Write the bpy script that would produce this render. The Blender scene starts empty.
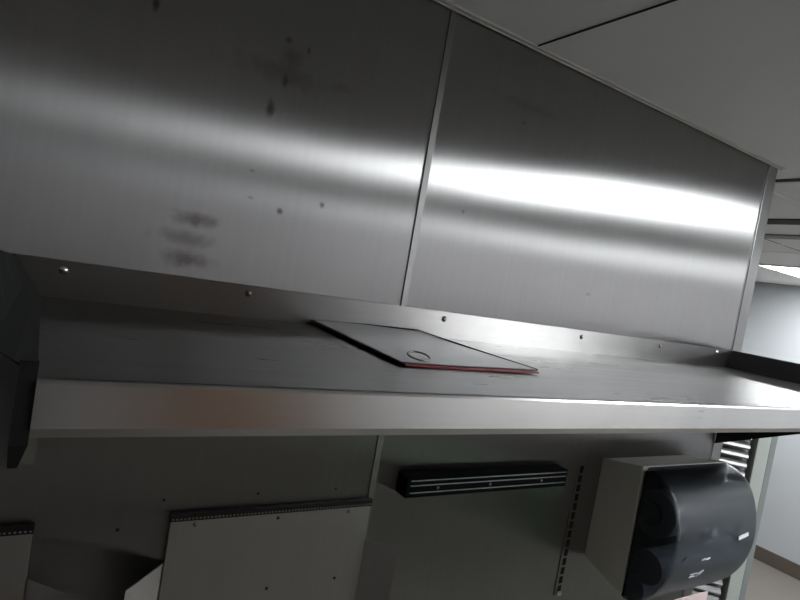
import bpy, bmesh, math, random
from mathutils import Vector, Matrix
random.seed(4)
SC = bpy.context.scene
COL = SC.collection
ZE = 1.80            # eye height above the floor
ZC = 2.232           # ceiling
ZS = ZE - 0.100      # shelf surface
DS = 0.400           # shelf depth
PI = math.pi

# ------------------------------------------------------------------ materials
def new_mat(name):
    m = bpy.data.materials.new(name); m.use_nodes = True
    nt = m.node_tree; nt.nodes.clear()
    out = nt.nodes.new('ShaderNodeOutputMaterial')
    p = nt.nodes.new('ShaderNodeBsdfPrincipled')
    nt.links.new(p.outputs[0], out.inputs[0])
    return m, nt, p
def node(nt, t, **kw):
    n = nt.nodes.new(t)
    for k, v in kw.items():
        if k in n.inputs.keys(): n.inputs[k].default_value = v
        else: setattr(n, k, v)
    return n
def coords(nt, scale, obj=False):
    tc = nt.nodes.new('ShaderNodeTexCoord'); geo = nt.nodes.new('ShaderNodeNewGeometry')
    mp = nt.nodes.new('ShaderNodeMapping'); mp.inputs['Scale'].default_value = scale
    nt.links.new(tc.outputs['Object'] if obj else geo.outputs['Position'], mp.inputs['Vector'])
    return mp.outputs[0]
def ramp(nt, src, stops):
    r = nt.nodes.new('ShaderNodeValToRGB')
    while len(r.color_ramp.elements) < len(stops): r.color_ramp.elements.new(0.5)
    for e, (p, c) in zip(r.color_ramp.elements, stops):
        e.position = p; e.color = (c, c, c, 1) if not isinstance(c, tuple) else (*c, 1)
    nt.links.new(src, r.inputs[0]); return r.outputs[0]
def mix(nt, fac, a, b, mode='MIX'):
    m = nt.nodes.new('ShaderNodeMix'); m.data_type = 'RGBA'; m.blend_type = mode
    for i, v in ((0, fac), (6, a), (7, b)):
        if hasattr(v, 'is_linked') or isinstance(v, bpy.types.NodeSocket): nt.links.new(v, m.inputs[i])
        elif i: m.inputs[i].default_value = (*v, 1)
        else: m.inputs[i].default_value = v
    return m.outputs[2]
def steel(name, base=(.55, .545, .535), rough=(.24, .34), grain=(140, 140, 3), tangent=(1, 0, 0), aniso=.85,
          bump=.02, stains=None, wave=.0, smear=.12, stretch=0):
    m, nt, p = new_mat(name)
    p.inputs['Metallic'].default_value = 1
    p.inputs['Anisotropic'].default_value = aniso
    t = node(nt, 'ShaderNodeCombineXYZ', X=tangent[0], Y=tangent[1], Z=tangent[2])
    if aniso > 0: nt.links.new(t.outputs[0], p.inputs['Tangent'])
    g = node(nt, 'ShaderNodeTexNoise', Scale=1.0, Detail=3.0); nt.links.new(coords(nt, grain), g.inputs['Vector'])
    big = node(nt, 'ShaderNodeTexNoise', Scale=2.3, Detail=5.0, Roughness=.62); nt.links.new(coords(nt, (1, 1, 1)), big.inputs['Vector'])
    blot = ramp(nt, big.outputs[0], [(.35, 1 - smear), (.7, 1.0)])
    gr = ramp(nt, g.outputs[0], [(.3, .95), (.7, 1.0)])
    c = mix(nt, 1.0, base, blot, 'MULTIPLY'); c = mix(nt, 1.0, c, gr, 'MULTIPLY')
    if stains:
        c = stains(nt, c)
    nt.links.new(c, p.inputs['Base Color'])
    rr = nt.nodes.new('ShaderNodeMapRange'); rr.inputs['From Min'].default_value = .3; rr.inputs['From Max'].default_value = .7
    rr.inputs['To Min'].default_value = rough[0]; rr.inputs['To Max'].default_value = rough[1]
    mr = node(nt, 'ShaderNodeMath', operation='ADD'); h1 = node(nt, 'ShaderNodeMath', operation='MULTIPLY'); h1.inputs[1].default_value = .6
    h2 = node(nt, 'ShaderNodeMath', operation='MULTIPLY'); h2.inputs[1].default_value = .4
    nt.links.new(big.outputs[0], h1.inputs[0]); nt.links.new(g.outputs[0], h2.inputs[0])
    nt.links.new(h1.outputs[0], mr.inputs[0]); nt.links.new(h2.outputs[0], mr.inputs[1])
    nt.links.new(mr.outputs[0], rr.inputs['Value']); nt.links.new(rr.outputs[0], p.inputs['Roughness'])
    b = node(nt, 'ShaderNodeBump', Strength=bump, Distance=.002); nt.links.new(g.outputs[0], b.inputs['Height'])
    last = b
    if wave:
        w = node(nt, 'ShaderNodeTexNoise', Scale=1.0, Detail=1.0); nt.links.new(coords(nt, (2.2, 2.2, 2.2)), w.inputs['Vector'])
        b2 = node(nt, 'ShaderNodeBump', Strength=1.0, Distance=wave); nt.links.new(w.outputs[0], b2.inputs['Height'])
        nt.links.new(b.outputs[0], b2.inputs['Normal']); last = b2
    nt.links.new(last.outputs[0], p.inputs['Normal'])
    if stretch:
        gl = nt.nodes.new('ShaderNodeBsdfAnisotropic'); gl.distribution = 'GGX'; gl.inputs['Anisotropy'].default_value = -stretch
        nt.links.new(c, gl.inputs['Color']); nt.links.new(rr.outputs[0], gl.inputs['Roughness']); nt.links.new(t.outputs[0], gl.inputs['Tangent'])
        nt.links.new(last.outputs[0], gl.inputs['Normal'])
        nt.links.new(gl.outputs[0], [n for n in nt.nodes if n.type == 'OUTPUT_MATERIAL'][0].inputs[0])
    return m
def plain(name, col, rough=.5, metal=0, bump=0, bscale=60, var=0, vscale=3, spec=.5, coat=0):
    m, nt, p = new_mat(name)
    p.inputs['Roughness'].default_value = rough; p.inputs['Metallic'].default_value = metal
    p.inputs['Specular IOR Level'].default_value = spec
    p.inputs['Coat Weight'].default_value = coat
    n = node(nt, 'ShaderNodeTexNoise', Scale=vscale, Detail=4.0); nt.links.new(coords(nt, (1, 1, 1)), n.inputs['Vector'])
    lo = tuple(x * (1 - var) for x in col)
    r = ramp(nt, n.outputs[0], [(.3, lo), (.7, tuple(col))]); nt.links.new(r, p.inputs['Base Color'])
    if bump:
        n2 = node(nt, 'ShaderNodeTexNoise', Scale=bscale, Detail=3.0); nt.links.new(coords(nt, (1, 1, 1)), n2.inputs['Vector'])
        b = node(nt, 'ShaderNodeBump', Strength=bump, Distance=.002); nt.links.new(n2.outputs[0], b.inputs['Height'])
        nt.links.new(b.outputs[0], p.inputs['Normal'])
    return m
def emitter(name, col, strength):
    m = bpy.data.materials.new(name); m.use_nodes = True; nt = m.node_tree; nt.nodes.clear()
    o = nt.nodes.new('ShaderNodeOutputMaterial'); e = node(nt, 'ShaderNodeEmission', Strength=strength); e.inputs[0].default_value = (*col, 1)
    nt.links.new(e.outputs[0], o.inputs[0]); return m

# stains on the steel wall: (x, z above the eye, half width, half height, strength, rotation)
SPOTS = [(.256, .242, .075, .020, .30), (.262, .268, .022, .018, .35), (.243, .192, .008, .015, .75), (.258, .232, .006, .012, .6),
         (.084, .271, .006, .011, .8), (.280, .056, .0055, .005, .8), (.342, .078, .006, .006, .8), (.232, .103, .006, .003, .5),
         (.236, .066, .006, .003, .45), (.167, .022, .036, .013, .62), (.160, -.004, .048, .013, .45), (.166, -.031, .040, .016, .6),
         (.255, .290, .006, .006, .6), (.285, .285, .004, .008, .6), (.70, .33, .10, .012, .15), (.345, .25, .02, .01, .2),
         (1.05, .24, .09, .02, .18), (.95, .02, .012, .004, .3), (.60, .12, .004, .004, .5), (.70, .30, .006, .006, .4)]
HOLES = [(.130, -.399, .0021), (.183, -.362, .0018), (.316, -.361, .0017), (.445, -.361, .0016)]
def wall_stains(nt, c):
    geo = nt.nodes.new('ShaderNodeNewGeometry')
    wob = node(nt, 'ShaderNodeTexNoise', Scale=55.0, Detail=3.0); nt.links.new(geo.outputs['Position'], wob.inputs['Vector'])
    for (x, z, hw, hh, s) in SPOTS + [(a, b, r, r, .95) for a, b, r in HOLES]:
        sub = node(nt, 'ShaderNodeVectorMath', operation='SUBTRACT'); sub.inputs[1].default_value = (x, 0, ZE + z)
        nt.links.new(geo.outputs['Position'], sub.inputs[0])
        mul = node(nt, 'ShaderNodeVectorMath', operation='MULTIPLY'); mul.inputs[1].default_value = (1 / hw, 0, 1 / hh)
        nt.links.new(sub.outputs[0], mul.inputs[0])
        ln = node(nt, 'ShaderNodeVectorMath', operation='LENGTH'); nt.links.new(mul.outputs[0], ln.inputs[0])
        ad = node(nt, 'ShaderNodeMath', operation='MULTIPLY_ADD'); ad.inputs[1].default_value = 1.3 if hw > .0025 else .2; 
        nt.links.new(wob.outputs[0], ad.inputs[0]); nt.links.new(ln.outputs['Value'], ad.inputs[2])
        mr = nt.nodes.new('ShaderNodeMapRange'); mr.interpolation_type = 'SMOOTHSTEP'
        mr.inputs['From Min'].default_value = .75; mr.inputs['From Max'].default_value = 1.75
        mr.inputs['To Min'].default_value = s; mr.inputs['To Max'].default_value = 0
        nt.links.new(ad.outputs[0], mr.inputs['Value'])
        c = mix(nt, mr.outputs[0], c, (.07, .05, .045))
    return c
M = {}
M['wall_steel'] = steel('brushed_wall_steel', base=(.385, .382, .382), rough=(.275, .305), grain=(110, 110, 2.2), tangent=(1, 0, 0), aniso=1.0, stains=wall_stains, wave=.0015, bump=.0, stretch=.755)
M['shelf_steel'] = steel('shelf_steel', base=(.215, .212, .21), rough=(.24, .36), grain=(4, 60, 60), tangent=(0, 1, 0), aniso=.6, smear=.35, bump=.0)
M['lip_steel'] = steel('lip_steel', base=(.45, .443, .435), rough=(.26, .34), grain=(8, 300, 300), tangent=(0, 0, 1), aniso=.7, smear=.2, bump=.0)
M['dark_steel'] = steel('bracket_steel', base=(.12, .12, .12), rough=(.35, .45), grain=(40, 40, 40), aniso=0, tangent=(0, 0, 1))
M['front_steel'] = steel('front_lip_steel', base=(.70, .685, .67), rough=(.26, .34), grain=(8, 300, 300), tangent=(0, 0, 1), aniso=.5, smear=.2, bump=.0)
M['bracket'] = plain('shaded_bracket_metal', (.022, .024, .022), .8, 0, spec=.1)  # near-black base holds the dark reflection on the left flange and brackets
M['tab'] = plain('stained_tab_metal', (.25, .25, .21), .6, .3)
M['panel_steel'] = steel('hinged_panel_steel', base=(.50, .49, .475), rough=(.38, .48), grain=(90, 90, 3), tangent=(1, 0, 0), aniso=.5)
M['wing_steel'] = steel('side_wing_steel', base=(.58, .56, .54), rough=(.5, .6), grain=(60, 60, 60), aniso=0)
M['trim_steel'] = steel('trim_steel', base=(.29, .29, .29), rough=(.3, .4), grain=(200, 200, 3), tangent=(1, 0, 0), aniso=.3)
M['hinge'] = plain('hinge_metal', (.03, .03, .03), .35, .6)
M['chrome'] = plain('bright_screw', (.85, .85, .84), .2, 1)
M['screw'] = plain('dull_screw', (.28, .28, .27), .35, 1)
M['ceiling'] = plain('ceiling_board', (.89, .88, .86), .85, bump=.05, var=.05, vscale=1.5)
M['tbar'] = plain('ceiling_grid_white', (.78, .78, .76), .5)
M['gap'] = plain('ceiling_dark_joint', (.015, .015, .015), .8)
M['greybar'] = plain('ceiling_grey_rail', (.22, .22, .215), .6)
M['angle'] = plain('wall_angle_paint', (.66, .65, .60), .5, var=.1, vscale=12)
M['white_wall'] = plain('white_wall_paint', (.425, .44, .455), .55, bump=.03, var=.04)
M['cream_wall'] = plain('cream_wall_paint', (.80, .78, .79), .6, var=.06)
M['base'] = plain('brown_vinyl_base', (.09, .072, .058), .5, var=.1)
M['black'] = plain('black_plastic', (.006, .006, .008), .7, spec=.08)
M['bar'] = plain('magnet_bar_steel', (.55, .55, .57), .3, 1)
M['beige'] = plain('beige_plastic', (.88, .88, .76), .45, var=.05, vscale=8)
M['green'] = plain('green_plastic', (.03, .17, .06), .4)
M['wood'] = plain('brown_door_veneer', (.30, .145, .06), .45, var=.25, vscale=5)
M['red'] = plain('red_plastic_cover', (.30, .012, .02), .4)
M['sheet'] = plain('grey_laminated_sheet', (.42, .425, .44), .32, spec=.5, coat=.1, var=.06, vscale=14)
M['edge'] = plain('navy_binding', (.012, .014, .03), .4)
M['paper'] = plain('paper_towel', (.62, .50, .50), .9, bump=.3)
M['logo'] = plain('printed_white_mark', (.72, .74, .76), .5)
M['core'] = plain('roll_core_dark', (.006, .007, .009), .5)
M['inner'] = plain('inner_grey_plastic', (.26, .27, .29), .45)
M['slot'] = plain('slot_black', (.025, .025, .025), .9)
M['cab'] = plain('dark_cabinet_enamel', (.15, .148, .145), .5)
M['skirt'] = plain('white_enamel', (.6, .6, .6), .4)
def floor_mat():
    m, nt, p = new_mat('quarry_tile_floor')
    br = nt.nodes.new('ShaderNodeTexBrick'); br.offset = 0
    br.inputs['Color1'].default_value = (.125, .113, .10, 1); br.inputs['Color2'].default_value = (.125, .112, .098, 1); br.inputs['Mortar'].default_value = (.105, .095, .083, 1)
    br.inputs['Scale'].default_value = 1; br.inputs['Brick Width'].default_value = .3; br.inputs['Row Height'].default_value = .3; br.inputs['Mortar Size'].default_value = .004
    nt.links.new(coords(nt, (1, 1, 1)), br.inputs['Vector']); nt.links.new(br.outputs[0], p.inputs['Base Color'])
    p.inputs['Roughness'].default_value = .5; return m
M['floor'] = floor_mat()
def smoke_mat():
    m, nt, p = new_mat('smoke_grey_cover')
    p.inputs['Base Color'].default_value = (.040, .049, .058, 1); p.inputs['Roughness'].default_value = .30
    p.inputs['Specular IOR Level'].default_value = .9
    tr = nt.nodes.new('ShaderNodeBsdfTransparent'); tr.inputs[0].default_value = (.55, .6, .66, 1)
    mx = nt.nodes.new('ShaderNodeMixShader'); mx.inputs[0].default_value = .42
    out = [n for n in nt.nodes if n.type == 'OUTPUT_MATERIAL'][0]
    nt.links.new(p.outputs[0], mx.inputs[1]); nt.links.new(tr.outputs[0], mx.inputs[2]); nt.links.new(mx.outputs[0], out.inputs[0])
    n2 = node(nt, 'ShaderNodeTexNoise', Scale=90.0, Detail=2.0); nt.links.new(coords(nt, (1, 1, .2)), n2.inputs['Vector'])
    b = node(nt, 'ShaderNodeBump', Strength=.05, Distance=.001); nt.links.new(n2.outputs[0], b.inputs['Height']); nt.links.new(b.outputs[0], p.inputs['Normal'])
    return m
M['smoke'] = smoke_mat()
M['lamp'] = emitter('lit_diffuser', (.95, .98, 1.0), 10.5); M['lamp_dim'] = emitter('dim_lit_diffuser', (.95, .97, 1.0), 1.2); M['lamp_fill'] = emitter('added_fill_diffuser', (.95, .98, 1.0), 4.2); M['lamp_soft'] = emitter('dimmer_lit_diffuser', (.95, .98, 1.0), 2.2)

# ------------------------------------------------------------------ mesh helpers
def box(bm, x0, x1, y0, y1, z0, z1, mat=0, bevel=0):
    vs = [bm.verts.new((x, y, z)) for x in (x0, x1) for y in (y0, y1) for z in (z0, z1)]
    fs = [(0, 1, 3, 2), (4, 6, 7, 5), (0, 4, 5, 1), (2, 3, 7, 6), (0, 2, 6, 4), (1, 5, 7, 3)]
    faces = [bm.faces.new([vs[i] for i in f]) for f in fs]
    for f in faces: f.material_index = mat
    if bevel:
        es = list({e for f in faces for e in f.edges})
        bmesh.ops.bevel(bm, geom=es, offset=bevel, segments=2, affect='EDGES', profile=.5)
def prism(bm, pts, vec, mat=0):
    """closed polygon pts (3D) swept by vec"""
    a = [bm.verts.new(p) for p in pts]; b = [bm.verts.new(Vector(p) + Vector(vec)) for p in pts]
    n = len(pts)
    fs = [bm.faces.new(a[::-1]), bm.faces.new(b)] + [bm.faces.new([a[i], a[(i + 1) % n], b[(i + 1) % n], b[i]]) for i in range(n)]
    for f in fs: f.material_index = mat
def sheet(bm, path, x0, x1, th):
    """open YZ path given thickness th, swept from x0 to x1"""
    n = len(path); offs = []
    for i in range(n):
        p = Vector(path[i]); d = Vector((0, 0))
        if i: d += (p - Vector(path[i - 1])).normalized()
        if i < n - 1: d += (Vector(path[i + 1]) - p).normalized()
        d.normalize(); offs.append(p + Vector((-d.y, d.x)) * th)
    ring = [tuple(p) for p in path] + [tuple(o) for o in offs[::-1]]
    prism_fix = [(x0, y, z) for y, z in ring]
    a = [bm.verts.new(p) for p in prism_fix]; b = [bm.verts.new((x1, p[1], p[2])) for p in prism_fix]
    m = len(ring)
    for i in range(m): bm.faces.new([a[i], a[(i + 1) % m], b[(i + 1) % m], b[i]])
    for i in range(n - 1):
        j = m - 1 - i
        bm.faces.new([a[i], a[j], a[j - 1], a[i + 1]]); bm.faces.new([b[i], b[i + 1], b[j - 1], b[j]])
def tube(bm, pts, r, seg=10, closed=False):
    n = len(pts); rings = []
    for i, p in enumerate(pts):
        p = Vector(p); a = Vector(pts[(i - 1) % n] if closed or i else pts[0]); b = Vector(pts[(i + 1) % n] if closed or i < n - 1 else pts[-1])
        d = (b - a).normalized(); u = d.orthogonal().normalized() if abs(d.z) > .9 else d.cross(Vector((0, 0, 1))).normalized(); w = d.cross(u)
        rings.append([bm.verts.new(p + u * (r * math.cos(t)) + w * (r * math.sin(t))) for t in [2 * PI * k / seg for k in range(seg)]])
    for i in range(n if closed else n - 1):
        A, B = rings[i], rings[(i + 1) % n]
        for k in range(seg): bm.faces.new([A[k], A[(k + 1) % seg], B[(k + 1) % seg], B[k]])
    if not closed: bm.faces.new(rings[0][::-1]); bm.faces.new(rings[-1])
def lathe_y(bm, cx, cy, cz, prof, seg=20):
    """profile (radius, offset towards the camera side) turned about an axis along Y"""
    rings = []
    for r, o in prof:
        if r < 1e-6: rings.append([bm.verts.new((cx, cy - o, cz))])
        else: rings.append([bm.verts.new((cx + r * math.cos(2 * PI * k / seg), cy - o, cz + r * math.sin(2 * PI * k / seg))) for k in range(seg)])
    for A, B in zip(rings, rings[1:]):
        for k in range(seg):
            f = [A[k % len(A)], A[(k + 1) % len(A)], B[(k + 1) % len(B)], B[k % len(B)]]
            f = list(dict.fromkeys(f))
            if len(f) > 2: bm.faces.new(f)
def obj(name, bm, mats, parent=None, smooth=False, loc=None, bev=0):
    me = bpy.data.meshes.new(name)
    bmesh.ops.recalc_face_normals(bm, faces=bm.faces)
    if loc is not None: bmesh.ops.translate(bm, verts=bm.verts, vec=-Vector(loc))
    bm.to_mesh(me); bm.free()
    for m in (mats if isinstance(mats, (list, tuple)) else [mats]): me.materials.append(m)
    if smooth:
        for p in me.polygons: p.use_smooth = True
    o = bpy.data.objects.new(name, me); COL.objects.link(o)
    if loc is not None: o.location = loc
    if parent:
        o.parent = parent
        o.location = Vector(loc or (0, 0, 0)) - parent.location
    if bev:
        b = o.modifiers.new('bevel', 'BEVEL'); b.width = bev; b.segments = 2; b.limit_method = 'ANGLE'
    return o
def BM(): return bmesh.new()
def thing(name, label, cat, loc, group=None):
    o = bpy.data.objects.new(name, None); COL.objects.link(o); o.location = loc; o.empty_display_size = .05
    o['label'] = label; o['category'] = cat
    if group: o['group'] = group
    return o
def struct(name, bm, mats, label=None, **kw):
    o = obj(name, bm, mats, **kw); o['kind'] = 'structure'
    if label: o['label'] = label
    return o
def one_box(*a, bevel=0):
    b = BM(); box(b, *a, bevel=bevel); return b
def E(z): return ZE + z

# ------------------------------------------------------------------ the room
X0, X1, Y0, Y1 = -2.6, 5.16, -3.2, 3.2
struct('floor', one_box(X0 - .1, X1 + .1, Y0 - .1, Y1 + .1, -.08, 0), M['floor'], 'greyish brown floor beyond the end of the steel wall')
struct('ceiling', one_box(X0 - .1, X1 + .1, Y0 - .1, Y1 + .1, ZC, ZC + .06), M['ceiling'], 'flat grey white ceiling boards above the steel wall')
struct('wall_right', one_box(X1, X1 + .1, Y0, Y1, 0, ZC), M['white_wall'], 'white painted wall far behind the end of the shelf')
struct('wall_front', one_box(X0, X1, Y0 - .1, Y0, 0, ZC), M['cream_wall'])
struct('wall_left', one_box(X0 - .1, X0, Y0, Y1, 0, ZC), M['cream_wall'])
struct('wall_far', one_box(X0, X1, Y1, Y1 + .1, 0, ZC), M['white_wall'])
struct('baseboard_right', one_box(X1 - .012, X1, Y0, Y1, 0, .11, bevel=.003), M['base'], 'brown base strip along the foot of the white wall')
wall = struct('wall_back', one_box(X0, 1.560, .004, .12, 0, ZC), M['dark_steel'], 'wall clad in brushed stainless steel sheets behind the shelf')
for a, b in ((X0, .507), (.518, 1.523)):
    obj('steel_panel', one_box(a, b, 0, .004, 0, ZC), M['wall_steel'], wall)
struct('trim_1', one_box(.5065, .5185, -.0022, .003, 0, ZC, bevel=.0008), M['trim_steel'], 'narrow bright strip covering the joint of two steel sheets')
b = BM(); box(b, 1.523, 1.5285, -.0006, .006, 0, ZC, 0, .0003); box(b, 1.5285, 1.572, -.0025, .006, 0, ZC, 0, .0012); box(b, 1.566, 1.572, .0, .125, 0, ZC)
struct('trim_2', b, M['trim_steel'], 'steel edge strip folded round the end of the wall')
b = BM(); box(b, X0, 1.588, -.012, -.0026, ZC - .0035, ZC); box(b, X0, 1.588, -.0045, -.0026, ZC - .006, ZC)
struct('trim_3', b, M['angle'], 'thin painted angle where ceiling meets steel wall')
# ceiling joints and grid
def bar(n, x0, x1, y0, y1, m, d=.002):
    struct('trim_%d' % n, one_box(x0, x1, y0, y1, ZC - d, ZC), m)
bar(4, .689, .6915, Y0, -.012, M['gap'])
bar(5, 1.700, 1.722, Y0, Y1, M['gap']); bar(6, 1.722, 1.745, Y0, Y1, M['tbar'], .004)
bar(7, 1.745, 3.80, .135, .160, M['tbar'], .004)
bar(8, 2.285, 2.385, Y0, Y1, M['gap'], .004)
bar(9, 2.640, 2.730, Y0, Y1, M['greybar'], .006)
bar(10, 1.59, 5.0, .600, .607, M['greybar'])
bar(11, 3.20, 3.215, Y0, Y1, M['tbar'], .002)
# unseen door and frame, added for the brown reflection in the front lip
d1 = struct('door_1', one_box(.55, 1.55, Y0, Y0 + .045, 0, 2.03, bevel=.004), M['wood'])
b = BM()
for a, c, e, g in ((.47, .55, 0, 2.11), (1.55, 1.63, 0, 2.11), (.47, 1.63, 2.03, 2.11)): box(b, a, c, Y0, Y0 + .06, e, g)
obj('door_frame', b, M['white_wall'], d1)

# ------------------------------------------------------------------ ceiling lights
def light(x0, x1, y0, y1, label, group=None, lm='lamp'):
    t = thing('ceiling_light', label, 'light', ((x0 + x1) / 2, (y0 + y1) / 2, ZC), group)
    b = BM(); w = .022
    for q in ((x0, x1, y0, y0 + w), (x0, x1, y1 - w, y1), (x0, x0 + w, y0 + w, y1 - w), (x1 - w, x1, y0 + w, y1 - w)): box(b, *q, ZC - .008, ZC - .0002)
    obj('frame', b, M['tbar'], t, loc=t.location)
    obj('diffuser', one_box(x0 + w, x1 - w, y0 + w, y1 - w, ZC - .005, ZC - .001), M[lm], t, loc=t.location)
light(3.80, 5.02, .52, 1.16, 'lit ceiling panel glowing beyond the end of the steel wall')
light(1.45, 2.05, -1.20, -.58, 'square lit ceiling panel over the aisle in front of the dispenser')
light(2.5, 4.7, -3.1, -2.2, 'added long glowing ceiling panel, unseen, brightening the back wall that the steel mirrors', lm='lamp_fill')  # added fill light for the back wall mirrored in the steel
light(3.75, 4.35, -1.6, -.4, 'lit ceiling panel over the aisle towards the white wall', lm='lamp_soft')

# ------------------------------------------------------------------ the shelf
SL, SR = .008, 1.527
sh = thing('wall_shelf', 'long stainless steel wall shelf with front lip, end brackets and screwed back edge', 'shelf', (.765, 0, ZS))
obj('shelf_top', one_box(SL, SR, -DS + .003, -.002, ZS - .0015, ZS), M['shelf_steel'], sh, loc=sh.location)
b = BM(); prism(b, [(SL, -.0022, ZS), (SR, -.0022, ZS), (SR, -.0022, ZS + .0455), (-.022, -.0022, ZS + .0455)], (0, -.0016, 0))
obj('backsplash', b, M['lip_steel'], sh, loc=sh.location)
b = BM()
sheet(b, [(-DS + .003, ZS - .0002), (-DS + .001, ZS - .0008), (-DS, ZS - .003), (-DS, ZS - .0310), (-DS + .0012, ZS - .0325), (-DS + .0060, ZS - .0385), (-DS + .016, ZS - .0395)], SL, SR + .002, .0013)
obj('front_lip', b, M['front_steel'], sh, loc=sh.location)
# end flanges: low walls at each end of the shelf
b = BM()
fl_back = [(SL, 0), (.001, .011), (-.008, .024), (-.022, .0455)]; fl_front = [(SL, 0), (-.005, .010), (-.018, .018), (-.023, .076)]
grid = {}
for i in range(4):
    for j in range(5):
        t = j / 4; k = t ** 1.3
        x = fl_back[i][0] * (1 - k) + fl_front[i][0] * k; z = fl_back[i][1] * (1 - k) + fl_front[i][1] * k
        for q in (0, 1): grid[i, j, q] = b.verts.new((x - .0016 * q, -.004 - t * (DS - .008), ZS + z))
for i in range(3):
    for j in range(4):
        for q in (0, 1): b.faces.new([grid[i, j, q], grid[i + 1, j, q], grid[i + 1, j + 1, q], grid[i, j + 1, q]])
for j in range(4):
    for i in (0, 3): b.faces.new([grid[i, j, 0], grid[i, j + 1, 0], grid[i, j + 1, 1], grid[i, j, 1]])
for i in range(3):
    for j in (0, 4): b.faces.new([grid[i, j, 0], grid[i + 1, j, 0], grid[i + 1, j, 1], grid[i, j, 1]])
obj('end_flange', b, M['bracket'], sh, loc=sh.location)
b = BM()
prism(b, [(SR, -.004, ZS), (SR, -DS + .004, ZS), (SR, -DS + .004, ZS + .047), (SR, -.004, ZS + .0455)], (.0016, 0, 0))
obj('end_flange', b, M['dark_steel'], sh, loc=sh.location)
# triangular end brackets with a folded front edge
def bracket(x, out, tab, zf=.042, zb=.209):
    b = BM()
    zt = ZS - .003
    prism(b, [(x, -.004, zt), (x, -DS + .004, zt), (x, -DS + .004, ZS - zf), (x, -.004, ZS - zb)], (out * .0016, 0, 0))
    prism(b, [(x, -DS + .0015, ZS + .010), (x, -DS + .0015, ZS - zf), (x, -.004, ZS - zb), (x, -.001, ZS - zb), (x, -DS + .005, ZS - zf + .004), (x, -DS + .005, ZS + .010)], (out * .010, 0, 0))
    o = obj('bracket', b, M['bracket'], sh, loc=sh.location)
    b = BM()
    prism(b, [(x, -.001, ZS - .205), (x + tab[0], -.001, ZS - .205), (x + tab[1], -.001, ZS - .168), (x, -.001, ZS - .168)], (0, -.0014, 0))
    t = obj('wall_tab', b, M['tab'], o); t.location = -Vector(sh.location)
bracket(SL, -1, (.017, .017))
bracket(SR + .0016, 1, (.020, .012), .014, .200)
for x, z in ((.027, -.066), (.253, -.0655), (.597, -.067), (.95, -.068), (1.219, -.066), (1.457, -.064)):
    b = BM(); lathe_y(b, x, -.0038, E(z), [(.0036, 0), (.0034, .0010), (.0026, .0018), (.0014, .0022), (0, .0023)])
    lathe_y(b, x, -.0038, E(z), [(.0050, 0), (.0050, .0005), (0, .0006)])
    obj('screw', b, M['chrome'] if x in (.027, 1.457) else M['screw'], sh, smooth=True, loc=sh.location)

# ------------------------------------------------------------------ folder on the shelf
fo = thing('document_folder', 'grey laminated folder with red underside and metal ring lying on the steel shelf', 'folder', (.45, -.15, ZS))
FA, FB, FC, FD = (.356, -.007, ZS + .0012), (.545, -.007, ZS + .0020), (.559, -.270, ZS + .0008), (.342, -.280, ZS + .0008)
def quad_sheet(c, lift, th, n=10, curl=0.0, shrink=0.0):
    b = BM(); top = []; bot = []
    A, B, C_, D_ = [Vector(p) for p in c]; mid = (A + B + C_ + D_) / 4
    for i in range(n + 1):
        rt, rb = [], []
        for j in range(n + 1):
            u, w = i / n, j / n
            p = (A.lerp(B, u)).lerp(D_.lerp(C_, u), w); p = p.lerp(mid, shrink)
            z = lift + curl * (1 - w) ** 2 * (.75 + .25 * math.sin(3 * u)) + .0006 * math.sin(5 * u + 3 * w)
            rt.append(b.verts.new((p.x, p.y, p.z + z + th))); rb.append(b.verts.new((p.x, p.y, p.z + z)))
        top.append(rt); bot.append(rb)
    for i in range(n):
        for j in range(n):
            b.faces.new([top[i][j], top[i + 1][j], top[i + 1][j + 1], top[i][j + 1]]); b.faces.new([bot[i][j], bot[i][j + 1], bot[i + 1][j + 1], bot[i + 1][j]])
    for i in range(n):
        b.faces.new([top[i][0], bot[i][0], bot[i + 1][0], top[i + 1][0]]); b.faces.new([top[i][n], top[i + 1][n], bot[i + 1][n], bot[i][n]])
        b.faces.new([top[0][i], top[0][i + 1], bot[0][i + 1], bot[0][i]]); b.faces.new([top[n][i], bot[n][i], bot[n][i + 1], top[n][i + 1]])
    return b
obj('back_cover', quad_sheet((FA, FB, (FC[0] - .004, FC[1] - .009, FC[2]), (FD[0] + .004, FD[1] - .005, FD[2])), .0004, .0018, curl=.0015), M['red'], fo, loc=fo.location)
obj('binding', quad_sheet((FA, FB, FC, FD), .0026, .0006, curl=.0025, shrink=-.012), M['edge'], fo, loc=fo.location)
obj('front_sheet', quad_sheet((FA, FB, FC, FD), .0034, .0006, curl=.003, shrink=.004), M['sheet'], fo, loc=fo.location)
b = BM(); tube(b, [(FA[0], FA[1], ZS + .0065), (.45, -.0065, ZS + .0090), (FB[0], FB[1], ZS + .0095), (.549, -.07, ZS + .0080), (.556, -.17, ZS + .0060), (FC[0] + .001, FC[1], ZS + .0050)], .0011, 8)
obj('edge_piping', b, M['edge'], fo, smooth=True, loc=fo.location)
b = BM(); ring = [(.377 + .014 * math.cos(t), -.262 + .011 * math.sin(t), ZS + .0092 + .003 * math.sin(t)) for t in [2 * PI * k / 28 for k in range(28)]]
tube(b, ring, .0011, 8, True)
obj('ring', b, M['screw'], fo, smooth=True, loc=fo.location)

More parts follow.
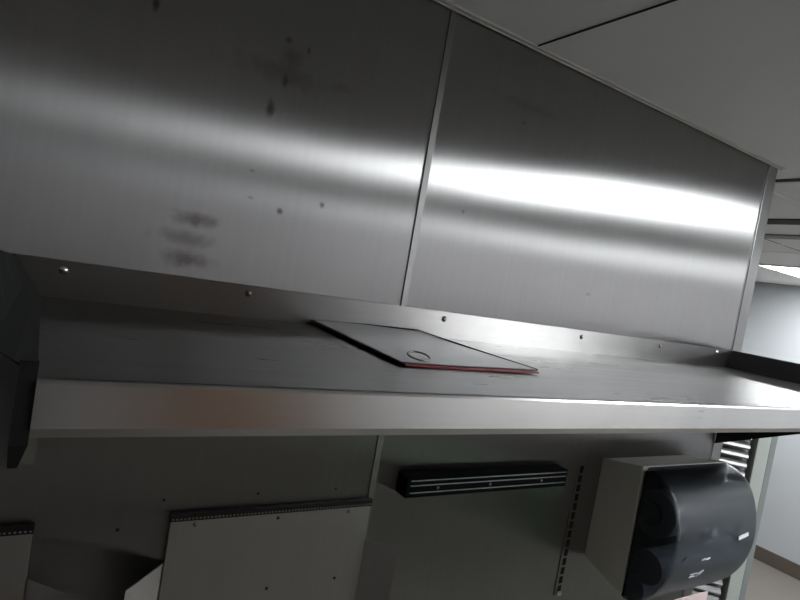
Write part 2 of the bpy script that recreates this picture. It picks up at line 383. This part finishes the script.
# ------------------------------------------------------------------ hinged splash panels
def splash(xr, label, wing_r, wing_l):
    w = .317; x0 = xr - w; zt = E(-.380)
    t = thing('hinged_panel', label, 'panel', (xr - w / 2, 0, zt), 'hinged steel panels below the shelf')
    L = t.location
    b = BM(); box(b, x0, xr, -.008, -.004, E(-.85), zt - .010, 0, .0008)
    obj('panel', b, M['panel_steel'], t, loc=L)
    b = BM(); box(b, x0 - .001, xr + .001, -.009, -.0015, zt - .0105, zt)
    n = 60
    hg = obj('hinge', b, M['hinge'], t, loc=L)
    b = BM()
    for k in range(n):
        x = x0 + (k + .5) * w / n; box(b, x - .0014, x + .0012, -.0104, -.009, zt - .0076, zt - .0060)
    k_ = obj('hinge_knuckle', b, M['bar'], hg); k_.location = -Vector(L)
    def wing(x, y, dx, k, z, dz):
        e = 2.0
        pts = [(x, y, z), (x + dx, y - abs(dx) * k, z - dz), (x + dx, y - abs(dx) * k, E(-.85)), (x, y, E(-.85))]
        b = BM(); prism(b, pts, (0, -.0022, 0))
        obj('side_wing', b, M['wing_steel'], t, loc=L)
    wing(xr - .001, -.0015, wing_r[0], wing_r[1], E(wing_r[2]), wing_r[3])
    wing(x0 + .001, -.0015, -wing_l[0], wing_l[1], E(wing_l[2]), wing_l[3])
    for rx in (.034, w - .040):
        b = BM(); lathe_y(b, x0 + rx, -.008, zt - .017, [(.0035, 0), (.003, .0012), (0, .0018)], 14)
        obj('rivet', b, M['screw'], t, smooth=True, loc=L)
    for hx, hz in ((.156, -.018), (.156, -.129), (.271, -.129)):
        b = BM(); lathe_y(b, x0 + hx, -.008, zt + hz, [(.0026, 0), (.0026, .0002), (0, .0003)], 12)
        obj('dark_hole', b, M['slot'], t, loc=L)
    return t
splash(.5115, 'hinged steel splash panel below the folder, beside the black knife rack', (.043, 1.0, -.4505, .0), (.055, 1.0, -.451, .0))
splash(.034, 'hinged steel splash panel below the dark left end bracket of the shelf', (.070, 1.1, -.450, .0), (.060, .65, -.453, .0))

# ------------------------------------------------------------------ magnetic knife rack
kr = thing('knife_rack', 'black magnetic knife rack with thin steel lines on the steel wall', 'knife rack', (.757, 0, E(-.355)))
L = kr.location
obj('rack_body', one_box(.560, .951, -.032, 0, E(-.3715), E(-.337), bevel=.0015), M['black'], kr, loc=L)
for z in (-.3415, -.3500, -.3625):
    obj('magnet_strip', one_box(.567, .946, -.0335, -.0318, E(z) - .0008, E(z) + .0008), M['bar'], kr, loc=L)
for x in (.625, .745, .878):
    b = BM(); lathe_y(b, x, -.0319, E(-.3562), [(.0030, 0), (.0028, .0012), (0, .0018)], 14)
    obj('screw', b, M['screw'], kr, smooth=True, loc=L)

# ------------------------------------------------------------------ slotted strip
ss = obj('slotted_strip', one_box(1.018, 1.042, -.0022, 0, E(-.632), E(-.340), bevel=.0006), M['wall_steel'], loc=(1.03, 0, E(-.632)))
ss['label'] = 'narrow slotted metal strip upright between knife rack and paper towel dispenser'; ss['category'] = 'strip'
b = BM()
for k in range(14):
    z = E(-.350 - k * .0205)
    box(b, 1.0245, 1.0355, -.0026, -.0020, z - .0090, z + .0065)
o = obj('slots', b, M['slot'], ss); o.location = -Vector(ss.location)
b = BM(); box(b, 1.022, 1.036, -.006, -.0022, E(-.632), E(-.622), 0, .001)
o = obj('end_clip', b, M['logo'], ss); o.location = -Vector(ss.location)

# ------------------------------------------------------------------ paper towel dispenser
pd = thing('paper_towel_dispenser', 'paper towel dispenser with beige case and smoke grey cover on the steel wall', 'dispenser', (1.26, 0, E(-.46)))
L = pd.location
XA, XB = 1.095, 1.428
b = BM()
prism(b, [(XA, 0, E(-.329)), (XA, -.100, E(-.309)), (XA, -.103, E(-.582)), (XA, -.030, E(-.562)), (XA, 0, E(-.548))], (XB - XA, 0, 0))
# round the far upper corner
bmesh.ops.recalc_face_normals(b, faces=b.faces)
es = [e for e in b.edges if all(v.co.x > XB - .01 and v.co.z > E(-.34) for v in e.verts)]
bmesh.ops.bevel(b, geom=es, offset=.018, segments=5, affect='EDGES', profile=.5)
obj('case', b, M['beige'], pd, loc=L, bev=.0025)
prof = [(-.104, -.310), (-.128, -.314), (-.150, -.326), (-.170, -.348), (-.184, -.378), (-.193, -.415), (-.196, -.455), (-.190, -.495), (-.177, -.530), (-.158, -.560), (-.134, -.583), (-.120, -.591), (-.104, -.592)]
b = BM(); rings = []
N = 28
for i in range(N + 1):
    u = i / N; x = XA + .0015 + (XB - XA - .003) * u
    dl = min(x - XA, XB - x)
    R_ = .030 if x > 1.2 else .016
    f = 1 - (math.sqrt(max(0, 1 - (1 - min(1, dl / R_)) ** 2)))
    ins = R_ * .75 * f
    cy, cz = -.104, -.455
    ring_ = []
    for (y, z) in prof:
        k = 1 - ins / .095 * (1.0 if x < 1.2 else 1.3)
        yy = cy + (y - cy) * k if y < -.105 else y
        zz = cz + (z - cz) * (1 - ins / .146 * (.35 if x < 1.2 else 1.0)) if True else z
        ring_.append(b.verts.new((x, yy, E(zz))))
    rings.append(ring_)
for A, B in zip(rings, rings[1:]):
    for k in range(len(prof) - 1): b.faces.new([A[k], A[k + 1], B[k + 1], B[k]])
b.faces.new(rings[0][::-1]); b.faces.new(rings[-1])
cv = obj('cover', b, M['smoke'], pd, smooth=True, loc=L)
cv.data.polygons[-1].use_smooth = False; cv.data.polygons[-2].use_smooth = False
m_ = cv.modifiers.new('sub', 'SUBSURF'); m_.levels = 1; m_.render_levels = 2
for f in cv.data.polygons: pass
# what shows through the smoky cover
def disc_x(b, x0, x1, y, z, r, seg=28):
    A = [b.verts.new((x0, y + r * math.cos(2 * PI * k / seg), z + r * math.sin(2 * PI * k / seg))) for k in range(seg)]
    B = [b.verts.new((x1, v.co.y, v.co.z)) for v in A]
    b.faces.new(A); b.faces.new(B[::-1])
    for k in range(seg): b.faces.new([A[k], A[(k + 1) % seg], B[(k + 1) % seg], B[k]])
obj('inner_back', one_box(XA + .004, XB - .03, -.107, -.1035, E(-.585), E(-.318)), M['black'], pd, loc=L)
b = BM(); disc_x(b, XA + .012, XB - .04, -.135, E(-.395), .046)
obj('paper_roll', b, M['inner'], pd, loc=L)
b = BM(); disc_x(b, XA + .005, XA + .0118, -.128, E(-.396), .024)
obj('roll_hub', b, M['core'], pd, loc=L)
b = BM(); disc_x(b, XA + .012, XB - .03, -.140, E(-.505), .034); disc_x(b, XA + .010, XB - .03, -.120, E(-.560), .026)
obj('feed_roller', b, M['inner'], pd, loc=L)
# marks on the cover front
def surf(x, z):
    z = z - ZE
    for (ya, za), (yb, zb) in zip(prof, prof[1:]):
        if zb <= z <= za: return ya + (yb - ya) * (z - za) / (zb - za)
    return -.19
def decal(b, pts, w):
    for (xa, za), (xb, zb) in zip(pts, pts[1:]):
        d = Vector((xb - xa, zb - za)); n = Vector((-d.y, d.x)).normalized() * w / 2
        c = [(xa + n.x, za + n.y), (xb + n.x, zb + n.y), (xb - n.x, zb - n.y), (xa - n.x, za - n.y)]
        vs = [b.verts.new((x, surf(x, E(z)) - .0022, E(z))) for x, z in c]; vt = [b.verts.new((v.co.x, v.co.y + .0018, v.co.z)) for v in vs]
        b.faces.new(vs); b.faces.new(vt[::-1])
        for i in range(4): b.faces.new([vs[i], vt[i], vt[(i + 1) % 4], vs[(i + 1) % 4]])
b = BM()
decal(b, [(1.203, -.474), (1.215, -.472), (1.222, -.474), (1.232, -.472)], .0026)
obj('printed_line', b, M['logo'], pd, loc=L)
b = BM(); decal(b, [(1.185, -.506), (1.200, -.505), (1.213, -.506)], .0018); decal(b, [(1.186, -.513), (1.196, -.512), (1.206, -.513)], .003)
decal(b, [(1.212, -.515), (1.216, -.507), (1.222, -.503), (1.228, -.501)], .003); decal(b, [(1.214, -.511), (1.224, -.509), (1.228, -.501), (1.220, -.505)], .0028)
obj('logo', b, M['logo'], pd, loc=L)
b = BM(); decal(b, [(1.330, -.440), (1.368, -.434)], .0075)
obj('sticker', b, M['logo'], pd, loc=L)
b = BM(); decal(b, [(1.100, -.548), (1.140, -.458)], .0016)
obj('crease', b, M['smoke'], pd, loc=L)
b = BM(); box(b, 1.12, 1.34, -.152, -.150, E(-.63), E(-.585))
obj('paper_towel', b, M['paper'], pd, loc=L)

# ------------------------------------------------------------------ louvered cabinet past the wall end
lc = thing('louvered_cabinet', 'tall louvered metal cabinet with grey corner post past the end of steel wall', 'cabinet', (2.113, .212, 0))
lc.rotation_euler = (0, 0, -PI / 4)
# local frame: x along the louvered face towards the post, y away from the viewer
top = E(-.25)
def lobj(name, b, m, **k):
    o = obj(name, b, m, **k); o.parent = lc; return o
lobj('body', one_box(-.42, .034, .020, .50, .10, top - .002), plain('cabinet_inner_grey', (.30, .30, .30), .6))
b = BM(); box(b, .048, .088, -.004, .50, .02, top, 0, .003)
lobj('corner_post', b, plain('grey_green_post', (.45, .48, .45), .45))
b = BM(); box(b, .088, .107, -.002, .49, .02, top - .003, 0, .002)
lobj('side_channel', b, plain('grey_post_side', (.25, .27, .27), .5))
b = BM(); z = top - .03
while z > .2:
    prism(b, [(-.40, .012, z), (-.40, .004, z - .003), (-.40, -.004, z - .009), (-.40, -.008, z - .018), (-.40, -.006, z - .0235), (-.40, .006, z - .014), (-.40, .014, z - .004)], (.428, 0, 0)); z -= .0325
lobj('louver_grille', b, plain('bright_louver_metal', (.30, .30, .30), .5, 1))

# unseen table added across the aisle to darken reflections in the lower steel
def added_worktable(x0, x1, label):
    wt = thing('added_worktable', label, 'table', ((x0 + x1) / 2, -2.85, 0))
    obj('worktop', one_box(x0, x1, -3.15, -2.50, .76, .80, bevel=.005), M['dark_steel'], wt, loc=wt.location)
    obj('cabinet_front', one_box(x0 + .03, x1 - .03, -3.13, -2.54, .10, .76), M['cab'], wt, loc=wt.location)
    for x in (x0 + .05, x1 - .05):
        for y in (-3.10, -2.58): obj('leg', one_box(x - .02, x + .02, y - .02, y + .02, 0, .10), M['dark_steel'], wt, loc=wt.location)
fr = thing('added_fridge', 'added tall dark fridge, unseen, that darkens the reflection in the left steel wall', 'added_fridge', (-1.3, -2.7, 0))  # unseen, added to darken the left part of the mirrored room
obj('fridge_body', one_box(-2.45, .10, -3.18, -2.35, .12, 2.05, bevel=.01), M['cab'], fr, loc=fr.location)
for x0 in (-2.43, -1.58, -.73):
    dr = obj('fridge_door', one_box(x0, x0 + .81, -2.349, -2.31, .16, 2.0, bevel=.006), M['cab'], fr, loc=fr.location)
    h_ = obj('door_handle', one_box(x0 + .05, x0 + .07, -2.309, -2.27, .9, 1.3, bevel=.004), M['bar'], dr); h_.location = -Vector(fr.location)
for x in (-2.4, .05):
    for y in (-3.1, -2.45): obj('leg', one_box(x - .02, x + .02, y - .02, y + .02, 0, .12), M['cab'], fr, loc=fr.location)
added_worktable(1.68, 4.6, 'added dark steel table, unseen, that darkens the reflection in the lower steel wall')

# unseen green bin added so that the steel mirrors a soft green patch
gb = thing('added_bin', 'added green plastic bin, unseen, that tints the steel below the knife rack', 'bin', (2.1, -1.75, 0))
b = BM()
prism(b, [(1.88, -1.95, 0), (2.32, -1.95, 0), (2.32, -1.55, 0), (1.88, -1.55, 0)], (0, 0, .78))
obj('bin_body', b, M['green'], gb, loc=gb.location)
obj('bin_lid', one_box(1.86, 2.34, -1.97, -1.53, .78, .82, bevel=.01), M['green'], gb, loc=gb.location)

# ------------------------------------------------------------------ camera, world, view
cam = bpy.data.cameras.new('camera'); co = bpy.data.objects.new('camera', cam); COL.objects.link(co)
Rt = Vector((0.837933871, -0.518907103, 0.169121987)); U = Vector((-0.11802102, 0.130264045, 0.984429945)); F = Vector((0.532858205, 0.844847144, -0.04791071))
m = Matrix((Rt, U, -F)).transposed().to_4x4(); m.translation = (0, -.8, ZE)
co.matrix_world = m
cam.sensor_width = 36; cam.lens = 578 * 36 / 800; cam.clip_start = .02
SC.camera = co
w = bpy.data.worlds.new('world'); SC.world = w; w.use_nodes = True
w.node_tree.nodes['Background'].inputs[0].default_value = (.8, .85, .9, 1); w.node_tree.nodes['Background'].inputs[1].default_value = .05
SC.view_settings.view_transform = 'Standard'; SC.view_settings.look = 'None'; SC.view_settings.gamma = 1; SC.view_settings.use_curve_mapping = False
SC.view_settings.exposure = 1.5
SC.cycles.max_bounces = 8; SC.cycles.diffuse_bounces = 5; SC.cycles.glossy_bounces = 6
